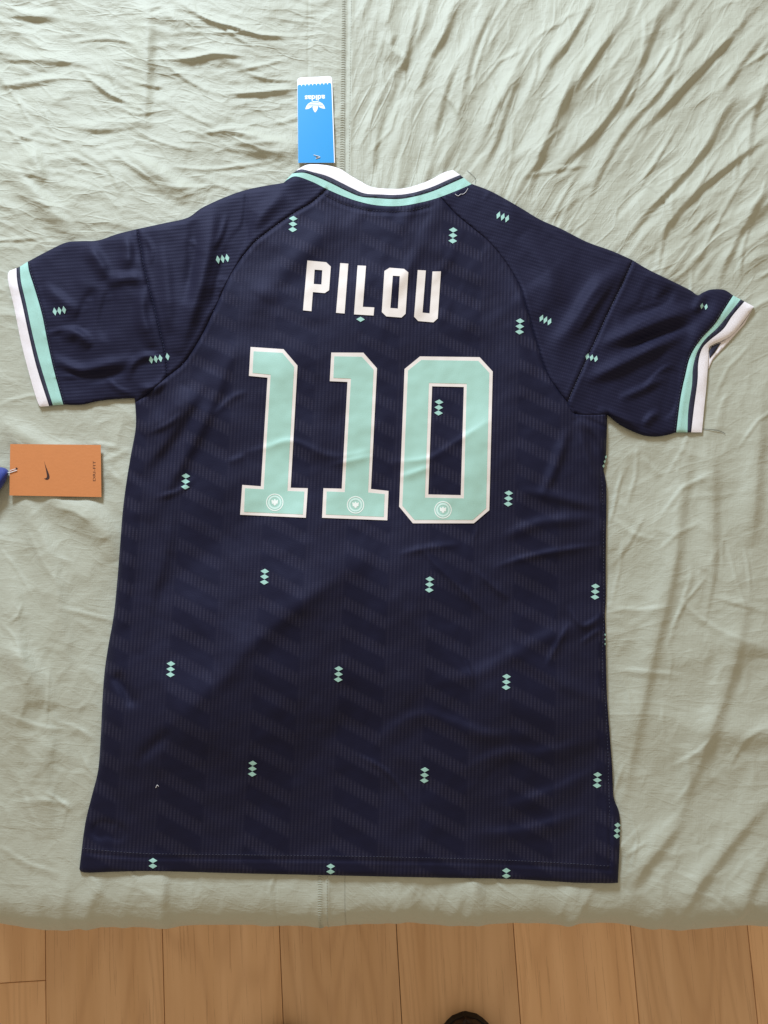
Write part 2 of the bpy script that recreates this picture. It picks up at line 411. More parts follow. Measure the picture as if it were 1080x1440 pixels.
cR, sR = math.cos(ROT), math.sin(ROT)
for i in range(-14, 18):
    # joint line between plank i-1 and i passes through (pa.x + i*PW, y1320), running towards -y with +x drift
    cx = pa[0] + (i + 0.5) * PW
    ph = {-2: 0.0}.get(i, None)
    j0 = (jl[1] - y1320) / cR if ph is not None else [-0.62, -0.40, 0.22, -0.83, -0.55, 0.30][(i * 5) % 6]
    for k in range(-2, 4):
        s = j0 + (k + 0.5) * PLEN          # distance along the plank direction
        o = bpy.data.objects.new('plank', pm); COL.objects.link(o); o.parent = floor
        o.location = (cx - s * sR, y1320 + s * cR, 0); o.rotation_euler = (0, 0, ROT)

# ------------------------------------------------------------------ bed sheet
V0 = 1258.0; RR = 0.044
ua = np.concatenate([np.arange(-760, -40, 12), np.arange(-40, 1120, 2.0), np.arange(1120, 1860, 12)])
va = np.concatenate([np.arange(-1200, -40, 14), np.arange(-40, 1370, 2.0), np.arange(1370, 1900, 12)])
UU, VV = np.meshgrid(ua, va)
HB = 9.0 * fbm(UU / 420, VV / 420, 3, 3) + 2.2 * fbm(UU / 120 + 5, VV / 120, 9, 3)
HB -= HB.min() * 0.0
# ridged fine crumple, stretched along the local fold direction
def theta(u, v):
    """direction of the folds (radians, in picture: 0 = to the right, positive = downwards)"""
    right = math.radians(-72) + np.clip((u - 500) / 560, 0, 1) * math.radians(24)
    lower = math.radians(-80) + np.clip((v - 1000) / 250, 0, 1) * math.radians(28)
    low = np.clip((v - 420) / 250, 0, 1)
    r = right * (1 - low) + lower * low
    left = math.radians(12) + 0 * u
    leftlow = math.radians(62) + 0 * u
    l = left * (1 - low) + leftlow * low
    return np.where(u > 478, r, l)
def strokes(L, wl, wr, h, kind='c'):
    for p in L: add_stroke(HB, ua, va, p, wl, wr, h, kind)
# traced folds, upper right
strokes([[(1068, 0), (1025, 52), (965, 115), (919, 166), (896, 189)],
         [(936, -10), (908, 69), (885, 115), (856, 161), (827, 195), (793, 230), (765, 262)],
         [(1040, 123), (1011, 166), (994, 201), (959, 247), (908, 298), (873, 344)],
         [(1095, 180), (1034, 224), (977, 270), (942, 310), (913, 356)],
         [(827, 63), (804, 109), (781, 166), (758, 218), (741, 275)]], 8.0, 26.0, 5.6, 't')
strokes([[(764, 34), (730, 86), (707, 132), (684, 178), (672, 218)],
         [(735, 86), (712, 149), (695, 201), (672, 250)],
         [(661, 57), (632, 109), (612, 178), (600, 225)],
         [(890, 0), (865, 40), (838, 75), (800, 130), (775, 190)],
         [(700, -10), (668, 60), (652, 120), (640, 180)],
         [(1000, 20), (960, 80), (925, 130), (880, 180), (846, 235), (820, 300)],
         [(590, -5), (575, 60), (562, 110)], [(640, 0), (628, 40), (600, 90), (585, 140)],
         [(840, -10), (800, 55), (770, 95)], [(1080, 40), (1040, 90), (1010, 140)],
         [(1085, 260), (1050, 310), (1020, 370), (1005, 410)], [(1080, 110), (1060, 160), (1050, 230)],
         [(960, 20), (950, 70), (930, 110)], [(540, 150), (530, 190), (522, 245)], [(555, 45), (548, 62), (556, 74), (572, 84)]], 7, 19, 3.8, 't')
# upper left: lying folds
strokes([[(-10, 122), (40, 118), (75, 112), (110, 108)], [(112, 100), (150, 130), (185, 145), (203, 148)],
         [(90, 176), (140, 182), (200, 176)], [(243, 0), (290, 26), (330, 38), (372, 50), (420, 50)],
         [(250, 84), (290, 78), (320, 76), (350, 80)], [(310, 132), (350, 131), (418, 126)], [(300, 184), (350, 190), (410, 206)],
         [(150, 230), (160, 250), (172, 275)], [(0, 20), (50, 24), (84, 26)], [(0, 85), (60, 84), (130, 92)]], 12, 6, 2.4, 't')
strokes([[(0, 228), (40, 262), (80, 305), (105, 335)], [(204, -10), (206, 70), (203, 140), (200, 200)],
         [(180, 215), (230, 250), (290, 280)], [(40, 200), (55, 245), (50, 260)], [(330, 190), (380, 205), (420, 212)]], 10, 16, 6.5, 'g')
# left strip
strokes([[(-20, 590), (20, 606), (60, 628), (110, 640), (160, 655)], [(-15, 640), (30, 700), (62, 770), (80, 860), (90, 960)],
         [(100, 690), (140, 730), (160, 790)], [(10, 760), (20, 860), (30, 960), (25, 1080)], [(70, 1000), (60, 1090), (70, 1180)],
         [(-10, 905), (30, 930), (70, 1000)], [(30, 690), (95, 712), (150, 760)]], 14, 22, 6.0, 'g')
strokes([[(142, 650), (165, 640), (184, 630)], [(150, 655), (170, 680)], [(0, 1000), (50, 1020), (110, 1030)], [(80, 1015), (110, 1025), (135, 1040)],
         [(10, 1130), (60, 1125), (110, 1135)], [(0, 1190), (40, 1215), (90, 1230)], [(20, 1040), (30, 1110), (60, 1180)]], 5, 9, 1.3, 't')
# right strip
strokes([[(975, 600), (960, 700), (942, 820), (915, 930), (890, 1050), (872, 1140)], [(1050, 830), (1030, 940), (990, 1050), (950, 1160)],
         [(1085, 1120), (1040, 1170), (985, 1240), (945, 1300)], [(1090, 1190), (1060, 1240), (1030, 1310)], [(960, 1150), (920, 1200), (880, 1250)],
         [(1000, 620), (1002, 720), (998, 830)], [(1070, 560), (1062, 690), (1055, 770)]], 9, 20, 5.5, 'g')
strokes([[(945, 830), (975, 862), (1020, 890), (1080, 912)], [(860, 855), (900, 858), (945, 852)], [(910, 720), (880, 770), (855, 800)],
         [(940, 1080), (985, 1055), (1015, 1020)], [(852, 720), (890, 750), (930, 760)], [(870, 700), (900, 740)], [(1010, 740), (1005, 800), (990, 880)],
         [(860, 942), (900, 944), (960, 950)], [(900, 640), (930, 670)], [(1090, 1020), (1050, 1040), (1020, 1090)], [(1080, 860), (1040, 850), (1000, 838)],
         [(950, 1130), (970, 1100), (965, 1060)]], 5, 9, 1.5, 't')
# foot end
strokes([[(800, 1255), (790, 1280), (775, 1310)], [(840, 1240), (820, 1275), (800, 1320)], [(268, 1240), (272, 1290)], [(620, 1245), (610, 1290), (605, 1330)],
         [(540, 1240), (545, 1300)]], 4, 9, 1.8)
for k in range(22):
    u = np.random.RandomState(90 + k).uniform(-40, 1120); dx = np.random.RandomState(190 + k).normal() * 16 - 8
    add_stroke(HB, ua, va, [(u, 1215), (u + dx * .5, 1270), (u + dx, 1345)], 9, 14, np.random.RandomState(290 + k).uniform(1.2, 3.4), 'g')
# thin crisp crease lines
strokes([[(243, -4), (290, 26), (330, 38), (372, 50), (425, 49)], [(222, 84), (268, 82), (300, 75), (345, 80)], [(310, 132), (350, 131), (418, 124)],
         [(300, 183), (350, 188), (412, 204)], [(0, 121), (45, 114), (98, 108)], [(110, 96), (150, 130), (190, 148)], [(310, 30), (332, 52), (362, 68)],
         [(20, 125), (34, 160), (45, 176)], [(0, 178), (30, 192), (62, 200)], [(150, 90), (160, 118), (172, 135)], [(240, 150), (270, 164), (310, 184)],
         [(228, 232), (300, 238), (400, 224)], [(60, 150), (72, 184)], [(210, 55), (240, 95), (275, 120), (310, 134)], [(340, 100), (380, 112), (418, 113)],
         [(330, 100), (368, 92), (402, 84)], [(200, 190), (240, 205), (280, 212)], [(100, 60), (150, 55), (195, 62)]], 4.5, 3.0, 1.5, 't')
strokes([[(548, 120), (556, 100), (576, 78)], [(905, 85), (890, 130), (870, 165)], [(848, 62), (820, 105), (800, 150)], [(1020, 205), (990, 250), (960, 300)],
         [(960, 165), (930, 215), (900, 260)], [(760, 60), (752, 110), (735, 150)], [(1060, 300), (1045, 350), (1040, 400)], [(815, 240), (790, 280), (775, 310)],
         [(690, 40), (672, 90), (664, 130)], [(1075, 215), (1040, 260), (1000, 330), (975, 380)], [(940, 300), (930, 350), (925, 385)]], 3.2, 7, 1.9, 't')
# many finer folds that follow the same directions
rs = np.random.RandomState(5)
for k in range(560):
    u = rs.uniform(-120, 1200); v = rs.uniform(-120, 1300)
    right = u > 485
    if not right and v < 420 and rs.rand() < 0.4: continue
    if v > 420 and rs.rand() < 0.72: continue
    th = float(theta(np.array(u), np.array(v))) + rs.normal() * (0.14 if right and v < 420 else 0.33)
    L = rs.uniform(25, 130 if (right and v < 420) else 80); cv = rs.normal() * 0.25
    pts = [(u + math.cos(th + cv * (s - .5)) * (s - .5) * L, v + math.sin(th + cv * (s - .5)) * (s - .5) * L) for s in (0, .33, .67, 1)]
    if (pts[0][0] - 484) * (pts[-1][0] - 484) < 0: continue
    a = rs.uniform(1.4, 3.2); sgn = 1 if rs.rand() < 0.8 else -1
    add_stroke(HB, ua, va, pts, a * 2.2, a * 2.2 * rs.uniform(1.2, 3.4), sgn * rs.uniform(0.3, 1.25) * (1.3 if right and v < 420 else 0.8), 't')
rs2 = np.random.RandomState(77)
for k in range(190):      # short crisp creases
    u = rs2.uniform(-30, 1110); v = rs2.uniform(-30, 1260)
    th = float(theta(np.array(u), np.array(v))) + rs2.normal() * 0.5; L = rs2.uniform(35, 120); b2 = rs2.normal() * 0.25
    p1 = (u + math.cos(th) * L * .5, v + math.sin(th) * L * .5); p2 = (p1[0] + math.cos(th + b2) * L * .5, p1[1] + math.sin(th + b2) * L * .5)
    if (u - 484) * (p2[0] - 484) < 0: continue
    add_stroke(HB, ua, va, [(u, v), p1, p2], rs2.uniform(3.5, 5), rs2.uniform(3, 7), rs2.uniform(0.8, 1.7), 't', smooth=False)
for k in range(150):      # beyond the picture, coarse
    u = rs.uniform(-760, 1860); v = rs.uniform(-1200, 1300)
    if -60 < u < 1140 and v > -60: continue
    th = rs.uniform(0, 3.14); L = rs.uniform(120, 300)
    add_stroke(HB, ua, va, [(u, v), (u + math.cos(th) * L * .5, v + math.sin(th) * L * .5), (u + math.cos(th + .2) * L, v + math.sin(th + .2) * L)], 16, 24, rs.uniform(2, 6), 'g')
# crumpled facets: long lens-shaped cells fanning out on the right, lying cells on the left, soft ones lower down
wu = UU + 9 * fbm(UU / 110, VV / 110, 61, 2); wv_ = VV + 9 * fbm(UU / 110 + 9, VV / 110, 63, 2)
phi = np.arctan2(975 - wv_, wu - 265); rho = np.hypot(975 - wv_, wu - 265)
def sst(x, a, b): t = np.clip((x - a) / (b - a), 0, 1); return t * t * (3 - 2 * t)
patch = 0.35 + 0.65 * sst(fbm(UU / 130, VV / 130, 67, 2), -0.35, 0.45)
rgt = sst(UU, 484, 500) * (1 - sst(VV, 330, 560))
r1, c1_ = ridges(phi * 850 / 42, rho / 270, 1, 0.55); r2, _ = ridges(phi * 850 / 21 + 7, rho / 120, 2, 0.5); r3, _ = ridges(phi * 850 / 11 + 3, rho / 34, 3, 0.5)
HB += rgt * (3.6 * r1 * patch + 0.9 * r2 * patch + 0.28 * r3)
lft = (1 - sst(UU, 470, 484)) * (1 - sst(VV, 330, 600))
ca, sa0 = math.cos(math.radians(9)), math.sin(math.radians(9))
al = wu * ca + wv_ * sa0; ac = -wu * sa0 + wv_ * ca
q1, _ = ridges(al / 150, ac / 48, 4, 0.4); q2, _ = ridges(al / 62 + 3, ac / 22, 5, 0.45); q3, _ = ridges(al / 24, ac / 12 + 5, 6, 0.5)
HB += lft * (2.1 * q1 * patch + 0.9 * q2 * patch + 0.4 * q3)
low = 1 - np.clip(rgt + lft, 0, 1)
g1, _ = ridges(wu / 90, wv_ / 130, 7, 0.3); g2, _ = ridges(wu / 34 + 3, wv_ / 40, 8, 0.4)
HB += low * (1.2 * g1 * patch + 0.75 * g2 * patch)
fold_u = np.where(UU > 484, phi * 850 / 34, ac / 30); fold_v = np.where(UU > 484, rho / 130, al / 85)
fold_amp = np.clip(rgt + 0.75 * lft * (1 - sst(VV, 260, 480)) + 0.22 * low + 0.1, 0, 1)
# seam strip running the length of the bed
seamA = [(494, -1200), (490, 0), (487, 232), (470, 700), (456, 1240), (455, 1420), (455, 1900)]
seamB = [(438, -1200), (434, 0), (432, 232), (412, 700), (388, 1240), (387, 1420), (387, 1900)]
add_stroke(HB, ua, va, seamA, 2.0, 2.0, -0.9, 'g', (0, 0), False); add_stroke(HB, ua, va, [(p[0] + 5, p[1]) for p in seamA], 2.5, 2.5, 0.9, 'g', (0, 0), False)
add_stroke(HB, ua, va, seamB, 1.6, 1.6, -0.7, 'g', (0, 0), False)
BED = Field(ua, va, HB)
BEDMAX = HB.max()

def bed_point(u, v, h):
    p = P(u, v, ZB + np.zeros_like(u)); X, Y = p[..., 0], p[..., 1]
    p2 = P(u, v, ZB + h / 1000.0)
    yf = float(P(540, V0, ZB)[1]); xl = float(P(-560, 700, ZB)[0]); xr = float(P(1660, 700, ZB)[0])
    wave = 0.003 * fbm(u / 260, u * 0 + .5, 21, 2) + 0.006 * np.exp(-((u - 60) / 60.0) ** 2) + 0.003 * np.exp(-((u - 940) / 70.0) ** 2)
    sY = np.maximum(yf - Y, 0); sX = np.maximum(np.maximum(X - xr, xl - X), 0); sg = np.where(X > 0, 1.0, -1.0)
    def roll(s):
        a = np.minimum(s / RR, math.pi / 2); adv = RR * np.sin(a); dr = RR * (1 - np.cos(a)) + np.maximum(s - RR * math.pi / 2, 0)
        return a, adv, dr
    aY, advY, drY = roll(sY); aX, advX, drX = roll(sX)
    hz = h / 1000.0 * (1 - 0.3 * np.clip(sY / 0.05, 0, 1))
    x = np.where(sX > 0, np.where(X > 0, xr, xl) + sg * (advX + hz * np.sin(aX)), p2[..., 0])
    y = np.where(sY > 0, yf - advY - wave * np.sin(aY) - hz * np.sin(aY), p2[..., 1])
    bl = np.clip(sY / 0.02, 0, 1); y = np.where(sY > 0, y * bl + (p2[..., 1]) * (1 - bl), y)
    x = np.where((sY > 0) & (sX <= 0), p[..., 0] * bl + p2[..., 0] * (1 - bl), x)
    z = ZB - np.maximum(drY, drX) + hz * np.cos(np.maximum(aY, aX))
    return np.stack([x, y, np.maximum(z, 0.03 + 0.004 * np.sin(u / 30))], -1)
pts = bed_point(UU, VV, HB)
nu, nv = len(ua), len(va)
me = bpy.data.meshes.new('bed_sheet')
I = np.arange(nu * nv).reshape(nv, nu)
q = np.stack([I[1:, :-1], I[1:, 1:], I[:-1, 1:], I[:-1, :-1]], -1).reshape(-1, 4)
me.vertices.add(nu * nv); me.vertices.foreach_set('co', pts.astype(np.float32).ravel())
me.loops.add(q.size); me.loops.foreach_set('vertex_index', q.astype(np.int32).ravel())
me.polygons.add(len(q)); me.polygons.foreach_set('loop_start', np.arange(0, q.size, 4, dtype=np.int32))
me.update(calc_edges=True); me.validate(); me.polygons.foreach_set('use_smooth', [True] * len(q)); me.materials.append(M_SHEET)
for nm_, arr in (('fold_u', fold_u), ('fold_v', fold_v), ('fold_amp', fold_amp)):
    at = me.attributes.new(nm_, 'FLOAT', 'POINT'); at.data.foreach_set('value', arr.astype(np.float32).ravel())
sheet = bpy.data.objects.new('bed_sheet', me); COL.objects.link(sheet)
tag(sheet, 'crumpled pale sage green cotton sheet stretched over the bed', 'bed sheet')

# hemstitching along the seam strip
def ribbon(points, wdt, sides=6):
    """tube along world points"""
    P3 = [Vector(p) for p in points]; vs_, fs = [], []
    for i, p in enumerate(P3):
        t = (P3[min(i + 1, len(P3) - 1)] - P3[max(i - 1, 0)]).normalized(); a = t.cross(Vector((0, 0, 1)))
        if a.length < 1e-6: a = Vector((1, 0, 0))
        a.normalize(); b = a.cross(t)
        for k in range(sides):
            an = 2 * math.pi * k / sides; vs_.append(p + (a * math.cos(an) + b * math.sin(an)) * wdt)
    for i in range(len(P3) - 1):
        for k in range(sides): fs.append((i * sides + k, i * sides + (k + 1) % sides, (i + 1) * sides + (k + 1) % sides, (i + 1) * sides + k))
    fs.append(tuple(range(sides))[::-1]); fs.append(tuple(range((len(P3) - 1) * sides, len(P3) * sides)))
    return vs_, fs
def tubes(name, lines, wdt, mat, parent, sides=5):
    V_, F_ = [], []
    for l in lines:
        v, f = ribbon(l, wdt, sides); b = len(V_); V_ += v; F_ += [tuple(k + b for k in ff) for ff in f]
    return new_mesh(name, V_, F_, mat, parent)
lines = []
sa = np.array(seamA)
for v in np.arange(-300, 1365, 3.4):
    u = np.interp(v, sa[:, 1], sa[:, 0]) - 6
    uu = np.array([u - 3.2, u, u + 3.2]); vv = np.array([v, v - 1.0 + .4 * random.random(), v + .7])
    lines.append(bed_point(uu, vv, BED(uu, vv) + np.array([0.05, .35, 0.05])))
tag(tubes('hemstitch', lines, 0.00032, M_STITCH, sheet, 4), kind='stuff')
lines = []
for v in np.arange(-300, 1365, 4.0):
    u = np.interp(v, sa[:, 1], sa[:, 0]) + 4
    uu = np.array([u, u + .1]); vv = np.array([v, v + 2.6]); lines.append(bed_point(uu, vv, BED(uu, vv) + .2))
tag(tubes('seam_stitches', lines, 0.0003, M_STITCH, sheet, 4), kind='stuff')

# mattress under the sheet
yf = float(P(540, V0, ZB)[1]); xl = float(P(-560, 700, ZB)[0]); xr = float(P(1660, 700, ZB)[0]); yh = float(P(540, -1190, ZB)[1])
import bmesh
bm = bmesh.new(); bmesh.ops.create_cube(bm, size=1)
for vtx in bm.verts: vtx.co = Vector(((xl + xr) / 2 + vtx.co.x * (xr - xl + 0.06), (yf + yh) / 2 + vtx.co.y * (yh - yf + 0.06), 0.2425 + vtx.co.z * 0.445))
bmesh.ops.bevel(bm, geom=bm.edges[:], offset=0.05, segments=4, profile=0.5, affect='EDGES')
me = bpy.data.meshes.new('mattress'); bm.to_mesh(me); bm.free(); me.materials.append(M_MATT)
mt = bpy.data.objects.new('mattress', me); COL.objects.link(mt); tag(mt, 'thick mattress hidden under the sage green sheet', 'mattress')

# ------------------------------------------------------------------ jersey
top_left = [(399, 257), (342, 268), (288, 290), (264, 306), (230, 314), (193, 322)]
slv_top_l = [(193, 322), (165, 329), (138, 338), (115, 339), (93, 341), (67, 353), (39, 368)]
mintR_l = [(39, 368), (41, 382), (49, 407), (59, 442), (67, 482), (75.5, 520), (89, 569)]
nvmt_l = [(28, 375), (29.5, 395.5), (36.7, 427), (45.5, 469), (56.7, 513), (74.4, 570)]
pknv_l = [(23, 377), (24.5, 398), (32, 431), (41, 473), (52, 518), (69, 571)]
pinkL_l = [(13, 381), (11, 393), (20, 433), (29, 478), (40, 522), (52, 563), (57, 572)]
slv_bot_l = [(89, 569), (115, 569), (138, 564), (165, 561), (189, 560)]
seam_l = [(193, 322), (199.5, 357), (202, 373.5), (214, 422), (226, 470), (233, 502), (235, 530)]
rag_l = [(459, 267), (438.5, 285), (411.7, 301), (374, 328), (352.6, 346.7), (325.7, 384), (304, 430), (283, 473), (258.6, 510.5), (235, 530), (205, 556), (190, 566)]
body_l = [(190, 566), (191, 600), (184, 640), (177.5, 680), (172.5, 720), (169, 765), (165, 815), (160, 865), (152, 910), (147, 945), (144, 985.5), (141.5, 1038), (138, 1083), (129.6, 1117.5), (120, 1157), (113.7, 1205), (111.6, 1222)]
hem = [(111.6, 1222), (119, 1227), (160, 1226), (215, 1225), (330, 1228), (465, 1231), (600, 1234), (712, 1236), (770, 1239), (815, 1241.5), (864, 1242), (869, 1239)]
body_r = [(869, 1239), (871, 1200), (872, 1160), (870, 1140), (863, 1120), (861, 1080), (858, 1040), (854, 985), (852.5, 940), (851.5, 887), (850.7, 864), (852, 842), (852, 775), (853, 693), (851, 671), (849, 660), (852, 642), (853, 620), (854, 583)]
rag_r = [(619, 277), (641.5, 301.5), (665, 321), (689, 341.5), (712.6, 371), (730, 401), (740, 431), (752.6, 475), (768, 522.6), (784, 548), (798, 566), (809, 582), (854, 583)]
seam_r = [(890, 366), (875, 400), (856.5, 437.6), (834.5, 485), (815.6, 526), (798, 566)]
top_r = [(663, 258.5), (686, 267), (703.7, 276), (730, 291), (760, 309), (789.6, 322), (825, 340), (861, 353), (890, 366)]
slv_top_r = [(890, 366), (911.6, 379), (944.7, 395), (970, 407.7), (981, 415), (989, 411), (1001, 407), (1018.7, 407.7), (1031, 415.6)]
mintL_r = [(1031, 415.6), (1017, 437.6), (1004.5, 456.5), (985.6, 477), (971, 500.6), (963.5, 529), (957, 560), (951, 608)]
mtnv_r = [(1041.6, 421), (1023, 444), (1009, 461), (992, 477), (981, 494), (974.6, 516), (973, 541.5), (968, 576), (966.7, 608)]
nvpk_r = [(1047, 424), (1030, 444), (1017, 463), (998, 478.5), (987, 491), (982, 510), (981, 535), (976, 573), (972, 608)]
pinkR_r = [(1060, 431), (1054, 440), (1042, 456.5), (1030, 470), (1017, 478.5), (1004, 484), (997, 490), (996, 507), (993.5, 541.5), (990, 576), (987, 608)]
slv_bot_r = [(951, 608), (937, 612), (922.6, 614), (904, 612), (881.7, 603), (866, 593.5), (854, 583)]
col_top = [(419, 238), (428, 233), (437, 231), (457, 232), (477, 237), (493, 247), (507, 255), (523, 263), (547, 265.5), (567, 265), (587, 260), (607, 252), (623, 243), (637, 239)]
col_pn = [(417, 240), (425, 238), (440, 242), (460, 247.5), (480, 257), (497, 265.5), (513, 272), (537, 273.5), (560, 274), (583, 270.5), (607, 263), (630, 253), (647, 246)]
col_nm = [(411, 244), (420, 243), (430, 243.5), (447, 249.5), (467, 258.5), (487, 268.5), (507, 276.5), (527, 278.5), (560, 280), (587, 275.5), (610, 268.5), (633, 258.5), (652, 250)]
col_m = [(397, 259), (405, 252), (417, 248), (440, 256), (460, 266), (483, 276), (507, 284), (533, 289), (563, 289.5), (590, 285), (613, 279), (640, 269), (663, 259)]
def cm(l, n=5): return [tuple(p) for p in catmull(l, n)]
SIL = (cm(col_top) + [(648, 246)] + cm(top_r) + cm(slv_top_r)[1:] + [(1047, 424)] + [(1060, 431)] + cm(pinkR_r)[1:] + cm(slv_bot_r) + cm(body_r[::-1])[1:] + cm(hem[::-1])[1:]
       + cm(body_l[::-1])[1:] + cm(slv_bot_l[::-1]) + [(57, 572)] + cm(pinkL_l[::-1])[1:] + cm(slv_top_l[::-1]) + cm(top_left[::-1])[1:] + [(405, 250)])
SIL = np.array(SIL)
ja = np.arange(-10, 1090, 2.0); jv = np.arange(200, 1270, 2.0)
JU, JV = np.meshgrid(ja, jv)
bedS = BED(JU, JV)
bsm = blur(bedS, 9, 3)
HJ = np.maximum(bsm, blur(bedS, 3, 2)) + 6.0 + 2.6 * fbm(JU / 150, JV / 150, 31, 2) + 1.0 * fbm(JU / 55, JV / 55, 41, 3)
HW = np.zeros_like(HJ)
def jst(L, wl, wr, h, kind='g', ends=(1, 1)):
    for p in L: add_stroke(HW, ja, jv, p, wl * .9, wr * .9, h * 1.35, kind, ends)
# body: diagonal light-to-dark shade edge, put into the shape as two broad ridges
t1 = np.zeros_like(HJ); t2 = np.zeros_like(HJ)
add_stroke(t1, ja, jv, [(560, 765), (505, 795), (450, 828), (349, 910), (310, 958), (248, 1009), (150, 1110)], 170, 140, 23.0, 't')
add_stroke(t2, ja, jv, [(470, 770), (510, 800), (560, 848), (620, 915), (690, 972), (770, 1015), (840, 1040)], 140, 160, 17.0, 't')
HW += blur(np.maximum(t1, t2), 2, 2)
jst([[(505, 800), (450, 829), (349, 911), (310, 960), (248, 1011)]], 16, 26, 2.0)
jst([[(519, 1056), (560, 1020), (597, 1006), (640, 1018), (690, 1034), (760, 1030)], [(640, 1092), (700, 1062), (770, 1058), (850, 1036)],
     [(700, 1140), (780, 1112), (850, 1078)], [(650, 1175), (740, 1168), (830, 1140)]], 9, 16, 2.2)
jst([[(600, 960), (680, 945), (760, 900), (848, 872)], [(690, 905), (740, 930), (800, 965), (848, 985)]], 12, 12, 2.0)
jst([[(586, 764), (615, 795), (650, 828), (694, 872)], [(690, 800), (730, 786), (780, 775), (850, 765)], [(668, 800), (690, 820), (716, 842)],
     [(768, 938), (784, 905), (802, 876)], [(800, 850), (820, 880), (850, 862)], [(560, 780), (600, 770), (650, 765)]], 3.0, 6.0, 2.3, 'c')
jst([[(330, 640), (375, 629), (412, 620), (470, 642), (530, 630)], [(540, 650), (600, 645), (640, 622), (694, 588)], [(560, 672), (610, 655)], [(460, 655), (528, 640)]], 4.0, 8.0, 1.5, 'c')
jst([[(300, 520), (262, 575), (230, 622), (190, 668)], [(330, 480), (300, 560), (255, 650), (205, 735)], [(200, 612), (235, 585), (262, 545)]], 12, 16, 4.2)
jst([[(240, 690), (235, 760), (215, 830), (195, 920)], [(185, 690), (178, 800), (165, 930), (160, 1040)]], 12, 18, 3.0)
jst([[(300, 585), (325, 560), (350, 550)], [(320, 650), (345, 640)]], 3, 6, 1.6, 'c')
jst([[(140, 1168), (152, 1166), (165, 1170)]], 11, 11, -4.5, 'g', (0, 0))
jst([[(165, 955), (175, 968), (185, 985)]], 9, 9, -3.0, 'g', (0, 0))
jst([[(190, 1075), (215, 1050), (240, 1030)]], 12, 9, -3.0)
jst([[(700, 760), (760, 735), (845, 727)], [(730, 690), (790, 700), (845, 715)]], 8, 10, 2.6)
jst([[(812, 590), (825, 640), (846, 700)], [(812, 588), (840, 610), (852, 640)], [(800, 600), (780, 660), (760, 700)]], 7, 9, 3.0)
# upper back
jst([[(560, 300), (600, 340), (660, 380), (720, 420)], [(690, 420), (725, 480), (760, 560)], [(640, 440), (690, 470), (740, 560)]], 14, 18, 2.5)
jst([[(470, 300), (440, 340), (380, 400), (330, 470)]], 18, 18, 2.4)
# left shoulder and sleeve
jst([[(300, 292), (294, 350), (276, 420), (250, 500)]], 11, 15, 5.0)
jst([[(272, 310), (270, 370), (262, 430)]], 9, 9, -3.0)
jst([[(360, 300), (330, 350), (312, 395), (295, 440)]], 9, 9, -5.0)
jst([[(400, 270), (370, 300), (345, 330)]], 12, 10, 3.5)
jst([[(225, 330), (235, 400), (238, 470)]], 10, 12, 2.6)
jst([[(122, 344), (142, 372), (150, 392)], [(172, 330), (180, 350), (178, 380)], [(150, 395), (185, 390), (205, 400)], [(205, 400), (200, 440), (215, 490)]], 9, 11, 4.0)
jst([[(130, 405), (122, 440), (112, 470)], [(160, 400), (150, 440), (145, 480)]], 10, 10, -3.2)
jst([[(72, 500), (110, 520), (150, 512), (190, 505)], [(85, 470), (110, 470), (128, 488)]], 8, 10, 3.8)
jst([[(80, 515), (110, 530), (150, 528), (182, 520)]], 6, 7, -3.0)
jst([[(180, 535), (186, 512), (205, 500), (225, 505)], [(192, 545), (215, 545), (232, 532)]], 5, 7, 3.2)
jst([[(60, 400), (85, 420), (112, 440)]], 8, 12, 2.5)
# right shoulder and sleeve
jst([[(885, 374), (844, 403), (803, 460), (772, 492)]], 16, 14, 5.5)
jst([[(735, 330), (770, 380), (790, 430)]], 16, 16, 2.5)
jst([[(985, 432), (929, 450), (882, 470), (840, 488)]], 11, 12, 5.5)
jst([[(966, 468), (916, 491), (866, 516), (822, 537)]], 9, 11, 5.0)
jst([[(975, 455), (925, 472), (870, 492)]], 6, 6, -2.6)
jst([[(915, 388), (905, 430), (870, 450)], [(950, 400), (930, 425), (895, 440)]], 9, 9, -2.6)
jst([[(985, 408), (984, 425), (975, 440)]], 6, 8, 3.0)
jst([[(950, 520), (945, 560), (930, 590)]], 7, 8, -4.0)
jst([[(905, 600), (916, 585), (930, 580)], [(870, 560), (900, 548), (935, 530)], [(840, 575), (870, 585), (900, 600)]], 5, 7, 3.0)
jst([[(1015, 410), (1006, 440), (985, 465), (966, 500)]], 12, 14, 4.0)
jst([[(60, 470), (95, 462), (120, 470)], [(150, 530), (165, 545), (185, 552)], [(205, 330), (215, 352), (212, 372)], [(320, 300), (312, 330), (300, 352)],
     [(905, 545), (930, 520), (950, 510)], [(860, 400), (838, 430), (812, 470)], [(930, 440), (905, 452), (880, 462)], [(205, 610), (235, 596), (255, 580)],
     [(215, 700), (250, 690), (275, 670)], [(500, 1060), (545, 1085), (580, 1130)], [(640, 905), (660, 940), (668, 970)], [(815, 905), (835, 890), (848, 884)]], 3.5, 8, 1.5, 't')
